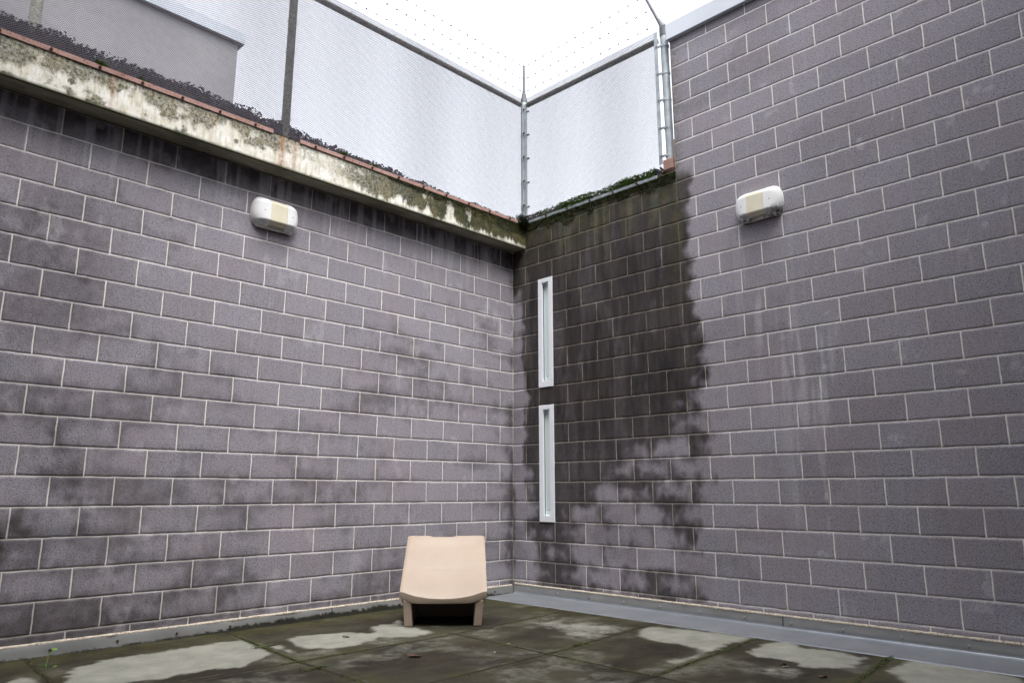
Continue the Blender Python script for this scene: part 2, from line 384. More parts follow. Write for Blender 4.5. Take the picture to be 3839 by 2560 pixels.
# left wall (plane y=0, s = -x)
SL = [0, .15, .4, 1.0, 1.8, 2.6, 3.2, 3.8, 4.4, 5.2]
TL = table([-.15, .1, .5, 1.0, 1.4, 1.7, 2.0, 2.3, 2.6, 2.85, 3.1, 3.35, 3.5, 3.62], SL, [  # damp level; lowest rows at far left also carry painted light falloff
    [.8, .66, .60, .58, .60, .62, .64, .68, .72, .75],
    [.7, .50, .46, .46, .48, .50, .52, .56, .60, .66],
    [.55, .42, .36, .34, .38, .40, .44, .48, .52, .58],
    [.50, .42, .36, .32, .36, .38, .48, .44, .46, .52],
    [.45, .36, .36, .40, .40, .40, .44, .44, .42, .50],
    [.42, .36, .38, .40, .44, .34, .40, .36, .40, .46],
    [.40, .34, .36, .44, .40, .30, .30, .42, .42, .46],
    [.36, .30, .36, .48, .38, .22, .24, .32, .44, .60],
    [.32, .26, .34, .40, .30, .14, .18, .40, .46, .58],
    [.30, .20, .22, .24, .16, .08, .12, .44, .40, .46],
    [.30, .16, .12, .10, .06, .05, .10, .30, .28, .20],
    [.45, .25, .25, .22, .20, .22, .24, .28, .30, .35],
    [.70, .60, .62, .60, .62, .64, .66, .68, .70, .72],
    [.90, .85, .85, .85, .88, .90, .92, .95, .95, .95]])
def field_left(s, z, e, rnd):
    W = TL(s, z)
    W = np.clip(W + .04 + .6 * (fbm(s * 1.1, z * 3.4, 2) - .5) * (z < 3.2), 0, 1)
    wet = wetness(W, s, z, e, rnd, .22, 1, .08, .20)
    inten = .52 + .22 * sst(3.15, 3.55, z + .12 * (vn(s * 17, z, 2) - .5)) + .22 * sst(.9, .0, z) * sst(1.5, 4.2, s) + .35 * sst(.18, 0, s)  # low far-left term paints light falloff on top of the real damp
    wet = np.maximum(wet, .8 * sst(.50, .62, fbm(s * 2.6, z * 1.4, 3)) * sst(3.7, 4.6, s) * sst(1.6, 2.1, z) * sst(3.2, 2.8, z))
    inten = inten + .35 * sst(.62, .74, fbm(s * 3, z * 3, 4)) * sst(3.8, 4.6, s)
    wet = wet * np.clip(inten, 0, .95)
    streak = fbm(s * 24, z * 1.1, 3, 3)
    wet = wet * (1 - .5 * sst(.5, .62, streak) * sst(3.0, 3.3, z))
    al = .5 * sst(.10, .0, s) * sst(2.6, 3.4, z)
    ef = .45 * sst(.55, .68, streak) * sst(2.9, 3.45, z) * sst(3.62, 3.5, z)
    ring = np.exp(-((e - .22) / .10) ** 2)
    ef = ef + .75 * ring * (rnd[3] > .35) * sst(.5, .62, fbm(s * 4, z * 5, 5)) * sst(.95, .5, s) * sst(1.9, 2.3, z) * sst(3.4, 3.1, z)
    ef = ef + .35 * sst(.66, .76, fbm(s * 7, z * 5, 2))
    return wet, np.clip(al, 0, 1), np.clip(ef, 0, 1)
def map_left(s, d, z): return (-s, -d, z + Z0)
rowsL = [(-1, -Z0, 0., 0.)] + [(k, .2 * k, .2 * k + .2, 0.) for k in range(0, 18)]
wall_left = thing('block_wall', (-3, 0, 0), 'low grey concrete block wall on the left below the mossy beam', 'wall')
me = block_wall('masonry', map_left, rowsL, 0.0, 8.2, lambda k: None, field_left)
# left rows: even joints at 0.4 n
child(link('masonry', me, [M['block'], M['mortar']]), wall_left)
mb = MB(); mb.box(-8.2, 0.0, .003, .2, 0, 3.6 + Z0); child(mb.build('wall_core', M['mortar']), wall_left)

# unseen walls closing the yard behind the camera, made tall to shade the lower masonry
def plain_block_material():
    t = NT('plain_block'); b = t.node('ShaderNodeTexBrick'); b.inputs['Scale'].default_value = 1.0
    b.inputs['Brick Width'].default_value = .4; b.inputs['Row Height'].default_value = .2; b.inputs['Mortar Size'].default_value = .006
    b.inputs['Color1'].default_value = (.16, .15, .16, 1); b.inputs['Color2'].default_value = (.18, .17, .18, 1); b.inputs['Mortar'].default_value = (.5, .47, .44, 1)
    g = t.node('ShaderNodeNewGeometry'); sp = t.node('ShaderNodeSeparateXYZ'); t.l(g.outputs['Position'], sp.inputs[0]); cb = t.node('ShaderNodeCombineXYZ')
    t.l(t.math('ADD', sp.outputs[0], sp.outputs[1]), cb.inputs[0]); t.l(sp.outputs[2], cb.inputs[1]); t.l(cb.outputs[0], b.inputs['Vector'])
    return t.set(b.outputs[0], .9, 0, .3)
M['plain'] = plain_block_material()
mb = MB(); mb.box(-6.8, -6.5, -6.8, -.215, .0, 9.5); o = mb.build('block_wall', M['plain']); tag(o, 'unseen plain block wall closing the yard opposite the tall wall, made high to cut skylight', 'wall')
mb = MB(); mb.box(-6.5, -.01, -6.8, -6.5, 0, 9.5); o = mb.build('block_wall', M['plain']); tag(o, 'unseen plain block wall closing the yard behind the photographer, made high to cut skylight', 'wall')

# ---------------------------------------------------------------- concrete beam over the left wall
BT = 3.905; BB = 3.615
beam = thing('concrete_beam', (-3, -.2, BB + Z0), 'pale concrete beam stained with moss and rust over the left wall', 'beam')
xs = np.concatenate([np.arange(-8.2, -5.4, .08), np.arange(-5.4, -.001, .011), [0.0]]); zs = np.linspace(BB, BT, 27)
X, Z = np.meshgrid(xs, zs); hh = (Z - BB) / (BT - BB)
mossy = sst(-3.2, -.9, X)                      # moss grows towards the corner
edge = .50 + .54 * mossy + .70 * (fbm(X * 6, X * 0, 1) - .5) + .35 * (fbm(X * 26, Z * 3, 2) - .5)
alg = sst(1 - edge - .10, 1 - edge + .10, hh) * (.75 + .25 * mossy)
alg = alg * (1 - .85 * sst(.56, .66, fbm(X * 7, Z * 6, 4)) * sst(-.25, -1.2, X) * sst(.98, .55, hh))
alg = np.maximum(alg, .8 * sst(.60, .72, fbm(X * 8, Z * 9, 3)) * sst(.5, .1, hh))
alg = alg * (1 - .85 * np.exp(-((X + 2.62) / .22) ** 2) * sst(1., .75, hh))
wet = .92 * sst(.90, 1.0, hh + .09 * (vn(X * 60, Z * 0, 3) - .5) + .05 * (vn(X * 12, Z * 0, 5) - .5)) + .75 * sst(.07, 0, hh + .03 * (vn(X * 30, Z * 0, 4) - .5))
for px_, pz_, pr_ in ((-4.62, .38, .03), (-4.0, .35, .032), (-3.42, .30, .026), (-3.33, .62, .02)):   # old form-tie plugs
    alg = np.maximum(alg, .9 * sst(pr_, pr_ * .6, np.hypot(X - px_, (hh - pz_) * (BT - BB))))
rust = .9 * (np.exp(-((X + 3.02) / .035) ** 2) + np.exp(-((X + 2.90) / .02) ** 2) + .6 * np.exp(-((X + 4.36) / .02) ** 2) + .5 * np.exp(-((X + 3.62) / .02) ** 2)) * sst(0, .8, .35 + fbm(X * 20, Z * 3, 2))
V = np.stack([X.ravel(), (-.2 + .003 * (fbm(X * 9, Z * 9, 2) - .5)).ravel(), (Z + Z0).ravel()], 1)
n0, n1 = X.shape; idx = np.arange(n0 * n1).reshape(n0, n1)
F = np.stack([idx[:-1, :-1].ravel(), idx[:-1, 1:].ravel(), idx[1:, 1:].ravel(), idx[1:, :-1].ravel()], 1)
me = mesh_np('face', V, F, np.stack([np.clip(wet, 0, 1).ravel(), np.clip(alg, 0, 1).ravel(), np.clip(rust, 0, 1).ravel(), np.ones(X.size)], 1), smooth=True)
child(link('beam_face', me, M['beam']), beam)
mb = MB(); mb.box(-8.2, 0.0, -.198, .25, BB + Z0, BT + Z0); child(mb.build('slab', M['soffit']), beam)
mb = MB(); mb.box(-8.2, 0.0, -.2, -.178, BB + Z0 - .006, BB + Z0 - .0005); child(mb.build('drip_edge', M['moss_dark']), beam)

# roof behind the beam
mb = MB(); mb.box(-9.5, .24, .25, 9., 3.6 + Z0, 3.86 + Z0); tag(mb.build('roof', M['roofing']), None, None, kind='structure')

# ---------------------------------------------------------------- floor
POLY = [[[-4.461, -1.057], [-4.266, -0.49], [-4.085, -0.409], [-3.878, -0.389], [-3.655, -0.368], [-3.348, -0.374], [-3.167, -0.395], [-3.124, -0.613], [-3.231, -0.995], [-3.456, -1.137], [-3.553, -1.19], [-3.675, -1.125], [-3.937, -1.119], [-4.085, -1.099], [-4.176, -1.108], [-4.321, -1.198]], [[-4.628, -0.602], [-4.534, -0.517], [-4.492, -0.577], [-4.485, -0.696], [-4.514, -0.888], [-4.668, -0.771]], [[-2.917, -0.613], [-2.834, -0.577], [-2.66, -0.598], [-2.473, -0.69], [-2.372, -0.825], [-2.17, -0.623], [-2.027, -0.622], [-1.886, -0.538], [-2.038, -0.861], [-2.003, -0.93], [-2.021, -1.146], [-2.125, -1.168], [-2.279, -1.137], [-2.425, -0.99], [-2.538, -1.054], [-2.723, -1.148], [-2.873, -1.102], [-2.981, -0.993], [-2.97, -0.789]], [[-3.129, -0.737], [-3.091, -0.776], [-3.117, -1.084], [-3.159, -1.042], [-3.144, -0.829]], [[-1.145, -1.433], [-0.91, -1.423], [-1.032, -1.607], [-0.97, -1.669], [-0.846, -1.794], [-0.871, -2.054], [-1.106, -2.085], [-1.266, -2.124], [-1.404, -2.083], [-1.425, -1.989], [-1.302, -1.938], [-1.184, -1.738], [-1.186, -1.51]], [[-1.053, -2.345], [-0.785, -2.189], [-0.667, -2.21], [-0.612, -2.364], [-0.557, -2.529], [-0.541, -2.714], [-0.541, -2.918], [-0.763, -2.968], [-0.995, -2.977], [-1.201, -2.985], [-1.436, -3.027], [-1.571, -2.976], [-1.334, -2.965], [-1.101, -2.907], [-1.063, -2.718], [-1.105, -2.57]], [[-1.021, -3.166], [-0.814, -3.121], [-0.617, -3.116], [-0.503, -3.196], [-0.587, -3.383], [-0.566, -3.563], [-0.653, -3.774], [-0.915, -3.784], [-1.031, -3.745], [-1.121, -3.655], [-1.108, -3.589], [-1.045, -3.436], [-1.088, -3.278]], [[-1.418, -3.38], [-1.311, -3.488], [-1.317, -3.68], [-1.462, -3.628]], [[-0.875, -4.029], [-0.752, -4.052], [-0.525, -4.016], [-0.49, -4.133], [-0.497, -4.258], [-0.548, -4.619], [-1.047, -4.709], [-1.477, -4.274], [-1.055, -4.13]]]
SOFT = [.03, .03, .03, .03, .14, .04, .03, .10, .03]; LEV = [1, .95, 1, .9, .78, .95, 1, .5, 1]
def sdf(poly, X, Y):
    P = np.array(poly); Q = np.roll(P, -1, 0); d = np.full(X.shape, 9.); ins = np.zeros(X.shape, bool)
    for (ax, ay), (bx, by) in zip(P, Q):
        ex, ey = bx - ax, by - ay; wx, wy = X - ax, Y - ay
        t = np.clip((wx * ex + wy * ey) / (ex * ex + ey * ey + 1e-9), 0, 1)
        d = np.minimum(d, np.hypot(wx - t * ex, wy - t * ey))
        c = ((ay > Y) != (by > Y)) & (X < ex * (Y - ay) / (ey if abs(ey) > 1e-9 else 1e-9) + ax); ins ^= c
    return np.where(ins, d, -d)
xs = np.concatenate([np.linspace(-60, -8.4, 8), np.arange(-8.2, -4.95, .12), np.arange(-4.9, 0.01, .0135), np.linspace(.3, 60, 8)])
ys = np.concatenate([np.linspace(-60, -8.4, 8), np.arange(-8.2, -4.95, .12), np.arange(-4.9, 0.01, .0135), np.linspace(.3, 60, 8)])
X, Y = np.meshgrid(xs, ys)
dry = np.zeros(X.shape)
wob = .10 * (fbm(X * 5, Y * 5, 1) - .5) + .05 * (fbm(X * 18, Y * 18, 2) - .5)
for p, so, lv in zip(POLY, SOFT, LEV):
    dry = np.maximum(dry, lv * sst(-so, so, sdf(p, X, Y) + wob * (1 + so * 8)))
dry = np.maximum(dry, .20 * sst(.55, .72, fbm(X * 2.2, Y * 2.6, 4)))
JL = [((-.555, -1.204), (-1.96, -1.315)), ((-1.96, -1.315), (-3.22, -1.315)), ((-3.22, -1.315), (-9., -1.27)),
      ((-.5, -2.12), (-1.97, -2.272)), ((-1.97, -2.272), (-9., -2.5)),
      ((-.5, -2.995), (-1.98, -3.10)), ((-1.98, -3.1), (-9., -3.4)), ((-.5, -3.90), (-1.34, -3.975)), ((-1.34, -3.975), (-9, -4.3)),
      ((-1.95, -1.25), (-1.985, -3.1)), ((-1.985, -3.1), (-2.0, -9)), ((-3.11, -.03), (-3.235, -1.32)), ((-3.235, -1.32), (-3.3, -9)), ((-4.42, -.03), (-4.47, -1.0)), ((-4.47, -1.0), (-4.6, -9))]
jd = np.full(X.shape, 9.)
for (ax, ay), (bx, by) in JL:
    ex, ey = bx - ax, by - ay; t = np.clip(((X - ax) * ex + (Y - ay) * ey) / (ex * ex + ey * ey), 0, 1)
    jd = np.minimum(jd, np.hypot(X - ax - t * ex, Y - ay - t * ey))
joint = .97 * sst(.019, .009, jd + .006 * (vn(X * 30, Y * 30, 3) - .5))
alg = .55 * sst(.12, .0, jd + .3 * (fbm(X * 4, Y * 4, 2) - .45)) * sst(.4, .6, fbm(X * 2, Y * 2, 5) + .1)
alg = np.maximum(alg, .8 * sst(-1.0, -.5, X + .3 * (fbm(X * 3, Y * 3, 3) - .5)) * sst(-2.4, -1.0, Y))
alg = np.maximum(alg, .75 * sst(-.45, -.1, Y + .25 * (fbm(X * 5, Y * 5, 3) - .5)))
dry = np.maximum(dry, .38 * sst(.014, .0, np.abs(jd - .026)) * sst(.42, .6, fbm(X * 3, Y * 3, 5)))
dry = dry * (1 - .8 * sst(.05, .012, jd + .05 * (fbm(X * 9, Y * 9, 4) - .5)))
alg = alg * (1 - .75 * dry)
H = np.where(X < .1, -.006 * sst(.009, .0, jd) + .0015 * (fbm(X * 6, Y * 6, 1) - .5), 0)
V = np.stack([X.ravel(), Y.ravel(), H.ravel()], 1); n0, n1 = X.shape; idx = np.arange(n0 * n1).reshape(n0, n1)
F = np.stack([idx[:-1, :-1].ravel(), idx[:-1, 1:].ravel(), idx[1:, 1:].ravel(), idx[1:, :-1].ravel()], 1)
me = mesh_np('ground', V, F, np.stack([np.clip(c, 0, 1).ravel() for c in (dry, alg, joint, np.ones(X.shape))], 1), smooth=True)
tag(link('ground', me, M['floor']), None, None, kind='structure')

# ---------------------------------------------------------------- base flashings
def flashing(fixed, a0, a1, top, label, screws, dirtf):
    """fixed='y' runs along x on the left wall, 'x' runs along y on the right wall"""
    loc = ((a0 + a1) / 2, -.03, 0) if fixed == 'y' else (-.03, (a0 + a1) / 2, 0)
    t = thing('base_flashing', loc, label, 'flashing')
    def P(a, d, z): return (a, -d, z) if fixed == 'y' else (-d, a, z)
    A = np.arange(a0, a1 + .001, .011); prof = [(.006, top - .006), (.022, top), (.024, top - .004), (.026, 0.075), (.028, .06), (.030, .05), (.031, .04), (.032, .03), (.033, .02), (.034, .01), (.036, .001)]
    AA, J = np.meshgrid(A, np.arange(len(prof))); D = np.array([p[0] for p in prof])[J]; Zp = np.array([p[1] for p in prof])[J]
    D = D + .003 * (fbm(AA * 1.1, J * 0, 2) - .5) * (J > 0)
    pts = P(AA, D, Zp); pts = [np.broadcast_to(c, AA.shape) for c in pts]
    V = np.stack([np.asarray(c).ravel() for c in pts], 1); n0, n1 = AA.shape; idx = np.arange(n0 * n1).reshape(n0, n1)
    F = np.stack([idx[:-1, :-1].ravel(), idx[1:, :-1].ravel(), idx[1:, 1:].ravel(), idx[:-1, 1:].ravel()], 1)
    dirt = dirtf(AA, Zp)
    me = mesh_np('strip', V, F, np.stack([dirt.ravel(), dirt.ravel() * 0, dirt.ravel() * 0, np.ones(AA.size)], 1))
    child(link('strip', me, M['flash']), t)
    # bead of sealant on top
    bx = MB(); pts = [P(a, .012 + .004 * rng.random(), top - .004) for a in np.arange(a0, a1, .03)]
    bx.tube(pts, [.0115 + .004 * rng.random() for _ in pts], 6); child(bx.build('sealant_bead', M['sealant']), t)
    s0 = None
    for a in screws:
        m = MB(); z = .052 + .0; m.tube([P(a, .028, top - .045), P(a, .036, top - .045)], .0085, 10); m.tube([P(a, .036, top - .045), P(a, .041, top - .045)], .005, 6)
        child(m.build('screw', M['bolt'] if fixed == 'y' else M['galv']), t)
    for q in ([-3.11 + .9, -5.0] if fixed == 'y' else [-2.97]):
        m = MB(); c = [P(q, .03, .004), P(q + .0025, .0375, top - .003)]
        m.box(min(c[0][0], c[1][0]), max(c[0][0], c[1][0]), min(c[0][1], c[1][1]), max(c[0][1], c[1][1]), .004, top - .003); child(m.build('lap_seam', M['black']), t)
    return t
def dirtL(a, z):
    amp = .013 + .030 * sst(-4.0, -2.2, a) * sst(-.2, -.6, a) + .016 * sst(.55, .75, fbm(a * 2.4, a * 0, 1))
    return sst(0, .35, (amp * (.5 + vn(a * 45, a * 0, 2) * .6 + vn(a * 8, a * 0, 3) * .5) - z) / .03) * .95
def dirtR(a, z):
    amp = .012 * (vn(a * 7, a * 0, 3) > .62) + .022 * (vn(a * 50, a * 0, 2) > .8)
    return sst(0, .5, (amp - z) / .02) * .8
fl = flashing('y', -8.2, -.034, .083, 'dull grey metal flashing with moss along its foot below the left wall', [-4.286 - .402, -4.286, -3.882, -3.485, -3.09, -2.691, -2.296, -1.898, -1.502, -1.1, -.7, -.3], dirtL)
fr = flashing('x', -8.2, -.034, .098, 'grey metal flashing with pale sealant and floor strip along the right wall', [-.251, -.653, -1.052, -1.455, -1.849, -2.246, -2.645, -3.035, -3.424, -3.822, -4.228, -4.63], dirtR)
# grey membrane strip on the floor of the right wall
A = np.arange(-8.2, -.04, .02); D = np.array([.034, .036, .042, .06, .2, .35, .44, .5, .505]); Zq = np.array([.03, .016, .010, .008, .0062, .0055, .0055, .0055, .001])
AA, J = np.meshgrid(A, np.arange(len(D)))
Dm = D[J] - .006 * (J > 6) * (fbm(AA * 6, J * 0, 1)) - .0 ; Dm = np.where(J > 6, Dm + .012, Dm)
Zm = Zq[J] + .0022 * (fbm(AA * 2, J * .7, 3) - .5) * (J > 2) * (J < 8)
V = np.stack([-Dm.ravel(), AA.ravel(), Zm.ravel()], 1); n0, n1 = AA.shape; idx = np.arange(n0 * n1).reshape(n0, n1)
F = np.stack([idx[:-1, :-1].ravel(), idx[1:, :-1].ravel(), idx[1:, 1:].ravel(), idx[:-1, 1:].ravel()], 1)
child(link('floor_strip', mesh_np('floor_strip', V, F, smooth=True), M['membrane']), fr)
m = MB(); m.add([(-.05, -2.985, .0105), (-.05, -2.981, .0105), (-.5, -3.115, .008), (-.5, -3.119, .008)], [(0, 1, 2, 3)]); child(m.build('strip_seam', M['sealant']), fr)

# ---------------------------------------------------------------- slot windows in the right wall
def slot_window(zb, label):
    t = thing('slot_window', (0, -.5, zb + Z0), label, 'window', 'slot windows in the stained wall')
    y0, y1 = -.604, -.398; z0, z1 = zb + Z0 - .003, zb + Z0 + 1.203
    a0, a1 = y0 + .056, y1 - .056; b0, b1 = z0 + .065, z1 - .048
    f = -.012
    mb = MB()
    for (ya, yb, za, zb_) in ((y0, y1, z0, b0), (y0, y1, b1, z1), (y0, a0, b0, b1), (a1, y1, b0, b1)): mb.box(f, .02, ya, yb, za, zb_)
    fr_ = child(mb.build('frame', M['frame'], bevel=.0015, seg=1), t)
    rv = MB(); d = .042
    rv.add([(.018, a0, b0), (d, a0, b0), (d, a0, b1), (.018, a0, b1)], [(0, 1, 2, 3)]); rv.add([(.018, a1, b0), (.018, a1, b1), (d, a1, b1), (d, a1, b0)], [(0, 1, 2, 3)])
    rv.add([(.018, a0, b0), (.018, a1, b0), (d, a1, b0), (d, a0, b0)], [(0, 1, 2, 3)]); rv.add([(.018, a0, b1), (d, a0, b1), (d, a1, b1), (.018, a1, b1)], [(0, 1, 2, 3)])
    child(rv.build('reveal', M['reveal']), t)
    g = MB(); g.box(.012, .0195, a1 - .004, a1 - .0005, b0 + .002, b1 - .03); child(g.build('gasket', M['black']), t)
    p = MB(); p.box(d - .01, d, a0, a1, b0, b1); child(p.build('pane', M['frost']), t)
    s = MB()
    for q in range(4): s.box(d - .0108, d - .0101, a0 + .030 + .011 * q, a0 + .035 + .011 * q, b0 + .045 + .006 * (q % 2), b0 + .056 + .004 * (q % 3))
    child(s.build('etched_mark', M['galv_old']), t)
slot_window(2.0, 'upper of two narrow white-framed slot windows in the dark stained wall')
slot_window(.6, 'lower of two narrow white-framed slot windows, nearer the floor')

# ---------------------------------------------------------------- bulkhead lamps
def lamp(loc, rotz, label, dirt):
    """local frame: x along the wall, -y out of the wall, z up"""
    t = thing('wall_lamp', loc, label, 'wall lamp', 'white bulkhead lamps on the block walls'); t.rotation_euler = (0, 0, rotz)
    HW, HH, DD = .215, .134, .100
    def outline(v): return .145 + (HW - .145) * np.sqrt(np.clip(1 - (v / (HH * 1.01)) ** 2, 0, 1))
    def depth(u, v):
        av = np.abs(v)
        g = np.where(v > 0, 1 - .75 * np.clip((av - .078) / (HH - .078), 0, 1) ** 1.4, 1 - .72 * np.clip((av - .076) / (HH - .076), 0, 1) ** 1.25)
        w = outline(v); q = np.clip((np.abs(u) - .085) / (w - .085), 0, 1)
        return DD * g * np.sqrt(np.clip(1 - q ** 2.3, 0, 1))
    def patch(name, u0, u1, du, mat, v0=-HH, v1=HH, frac=True):
        vs = np.linspace(v0, v1, 37); us = np.linspace(0, 1, 33); VV = []
        for v in vs:
            w = float(outline(v)); a = -w if u0 is None else u0; b = w if u1 is None else u1
            uu = a + (b - a) * (np.sin((us - .5) * math.pi) * .5 + .5)
            for u in uu: VV.append((u, -float(depth(u, v)) + du, v))
        n1 = len(us); n0 = len(vs); top = len(VV)
        rim = [(x, .0, z) for (x, y, z) in VV]
        idx = np.arange(n0 * n1).reshape(n0, n1)
        Fq = [tuple(q) for q in np.stack([idx[:-1, :-1].ravel(), idx[:-1, 1:].ravel(), idx[1:, 1:].ravel(), idx[1:, :-1].ravel()], 1).tolist()]
        # close the sides down to the wall
        loop = list(idx[0, :]) + list(idx[1:, -1]) + list(idx[-1, -2::-1]) + list(idx[-2:0:-1, 0])
        V2 = VV + [rim[i] for i in loop]; k = len(loop)
        for i in range(k):
            j = (i + 1) % k; Fq.append((int(loop[i]), top + i, top + j, int(loop[j])))
        me = bpy.data.meshes.new(name); me.from_pydata(V2, [], Fq); me.polygons.foreach_set('use_smooth', [True] * (n0 - 1) * (n1 - 1) + [False] * k); me.update()
        return link(name, me, mat, t)
    white = NT('white_housing_dirty'); co = white.node('ShaderNodeTexCoord').outputs['Object']
    sp = white.node('ShaderNodeSeparateXYZ'); white.l(co, sp.inputs[0])
    low = white.rng(white.math('ADD', sp.outputs[2], white.math('MULTIPLY', white.math('ABSOLUTE', sp.outputs[0]), -.35)), -.095, -.165, 0, 1)
    nz = white.node('ShaderNodeTexNoise'); nz.inputs['Scale'].default_value = 45; nz.inputs['Detail'].default_value = 4; white.l(co, nz.inputs['Vector'])
    f = white.math('MULTIPLY', low, white.rng(nz.outputs['Fac'], .35, .6, 0, dirt))
    wm = white.set(white.mix(f, white.mix(white.noise(4, 3, lo=.3, hi=.7), (.76, .77, .78), (.83, .84, .85)), (.07, .06, .05)), .35, 0, .5)
    patch('end_cap', None, -.077, 0, wm); patch('end_cap', .077, None, 0, wm)
    patch('diffuser', -.0765, .0765, .0035, M['diffuser'], -.106, .124)
    b = MB(); b.box(-.078, .078, -.030, 0, -HH - .001, -.1065); b.build('crossbar', wm, t, bevel=.003)
    b = MB(); b.box(-.078, .078, -.030, 0, .1245, HH - .002); b.build('crossbar', wm, t, bevel=.003)
    b = MB(); b.box(-.15, .15, -.006, .004, -HH - .006, HH - .002); b.build('backplate', M['bolt'], t)
    for sx in (-1, 1):
        b = MB(); b.tube([(sx * .128, -.06, .0), (sx * .128, -float(depth(np.array(.128), np.array(0.))) - .0012, .0)], .0042, 8); b.build('screw', M['black'], t)
lamp((-2.955, -.0045, 3.235 + Z0), 0, 'white wall lamp with cream diffuser on the left wall under the concrete beam', .35)
lamp((-.0045, -3.015, 3.325 + Z0), math.radians(-90), 'white wall lamp with dirty lower corners high on the tall right wall', 1.0)

# ---------------------------------------------------------------- fences
def P_L(u, d, z): return (u, d, z + Z0)                 # left fence: u = x, d = y
def P_R(u, d, z): return (d, u, z + Z0)                 # right fence: u = y, d = x
def diamond(P, u0, u1, z0, z1, d, parent, w=.0215, h=.0185, r=.0023):
    V = []; F = []; base = 0; segs = []; slope = h / w
    H = z1 - z0; n = int((u1 - u0 + H / slope) / w) + 1
    for i in range(n):
        for sgn in (1, -1):
            # start on the bottom edge
            ua = (u0 - H / slope + i * w) if sgn > 0 else (u0 + i * w)
            ub = ua + sgn * H / slope; A = [ua, z0]; B = [ub, z1]
            for lo_ in (True, False):
                lim = u0 if lo_ else u1
                for Q, R_ in ((A, B), (B, A)):
                    if (Q[0] < lim if lo_ else Q[0] > lim):
                        if (R_[0] < lim if lo_ else R_[0] > lim): Q[0] = None; break
                        tt = (lim - Q[0]) / (R_[0] - Q[0]); Q[1] += tt * (R_[1] - Q[1]); Q[0] = lim
                if A[0] is None or B[0] is None: break
            if A[0] is None or B[0] is None or abs(A[0] - B[0]) < .01: continue
            segs.append((A, B, sgn))
    for A, B, sgn in segs:
        L = max(2, int(abs(A[0] - B[0]) / .12) + 1)
        for j in range(L + 1):
            t = j / L; u = A[0] + (B[0] - A[0]) * t; z = A[1] + (B[1] - A[1]) * t
            bow = .006 * math.sin(u * 2.1 + z * 1.3) + .0015 * sgn
            wob = .0012 * math.sin(u * 37 + z * 9)
            rr = r * (1 + .12 * math.sin(u * 5.3) * math.sin(u * 1.7 + 1))
            for q in range(3):
                an = q * 2.0944; V.append(P(u + wob + rr * math.cos(an) * -sgn * .7, d + bow + rr * math.sin(an), z + wob + rr * math.cos(an) * .7))
        for j in range(L):
            for q in range(3): F.append((base + j * 3 + q, base + j * 3 + (q + 1) % 3, base + (j + 1) * 3 + (q + 1) % 3, base + (j + 1) * 3 + q))
        base += (L + 1) * 3
    return child(link('mesh_panel', mesh_np('mesh_panel', V, F, smooth=True), M['wire']), parent)

def tie(P, parent, u, d, z, vertical=False, R=.037):
    m = MB(); pts = []
    for i in range(15):
        a = i / 14 * 2 * math.pi
        pts.append(P(u + .006 * math.sin(a), d + R * math.cos(a), z + R * math.sin(a)) if not vertical else P(u + R * math.cos(a), d + R * math.sin(a), z + .006 * math.sin(a)))
    m.tube(pts, .0022, 5); child(m.build('tie_wire', M['galv']), parent)
def barbed(P, parent, a, b, d, zA, zB, seed, sag=.015):
    r_ = random.Random(seed); m = MB(); pts = []; n = int(abs(b - a) / .06)
    for i in range(n + 1):
        t = i / n; pts.append(P(a + (b - a) * t, d + r_.uniform(-.002, .002), zA + (zB - zA) * t - sag * 4 * t * (1 - t) * (abs(b - a) / 3)))
    m.tube(pts, .0021, 5)
    for i in range(1, n, 2):
        p = Vector(pts[i])
        for k in range(4):
            v = Vector((r_.uniform(-1, 1), r_.uniform(-1, 1), r_.uniform(-1, 1))).normalized() * .013; m.tube([p - v, p + v], .0019, 4)
        m.tube([p - Vector((.004, .004, 0)), p + Vector((.004, .004, 0))], .0042, 5)
    child(m.build('barbed_wire', M['barb']), parent)

# left fence
fenL = thing('wire_mesh_fence', (-3, -.15, 3.92 + Z0), 'fine diamond mesh fence with rusty clamp bars on top of the concrete beam', 'fence')
diamond(P_L, -8.2, -.045, 3.90, 5.468, -.197, fenL)
def post_L(x, top, label=None):
    m = MB(); m.tube([P_L(x, -.135, 3.78), P_L(x, -.135, top)], .037, 20); p = child(m.build('post', M['galv_old']), fenL); return p
post_L(-2.972, 5.60); post_L(-5.95, 5.60)
m = MB(); m.tube([P_L(-8.2, -.155, 5.396), P_L(-2.9, -.155, 5.400), P_L(-.03, -.155, 5.418)], .029, 16); child(m.build('top_rail', M['galv_old']), fenL)
for x in (-5.3, -4.7, -4.1, -3.5, -2.391, -1.89, -1.431, -1.016, -.54): tie(P_L, fenL, x, -.160, 5.405)
for z in (4.1, 4.42, 4.75, 5.05): tie(P_L, fenL, -2.972, -.142, z, True, .046)
bolts = [-6.0, -5.4, -5.07, -4.769, -4.46, -4.169, -3.874, -3.576, -3.276, -2.711, -2.417, -2.11, -1.802, -1.494, -1.193, -.882, -.577, -.267]
for a, b in ((-8.2, -3.112), (-2.86, -.125)):
    m = MB(); n = 24
    m.box(a, b, -.2095, -.2005, 3.885 + Z0, 3.922 + Z0); bar = child(m.build('clamp_bar', M['rust'], bevel=.0015, seg=1), fenL)
    for x in bolts:
        if a < x < b:
            m = MB(); m.tube([(x, -.2095, 3.902 + Z0), (x, -.2200, 3.902 + Z0)], .0115, 6); m.tube([(x, -.22, 3.902 + Z0), (x, -.230, 3.902 + Z0)], .0055, 8)
            o = m.build('bolt', M['bolt'], bar)      # bar sits at the fence's origin offset
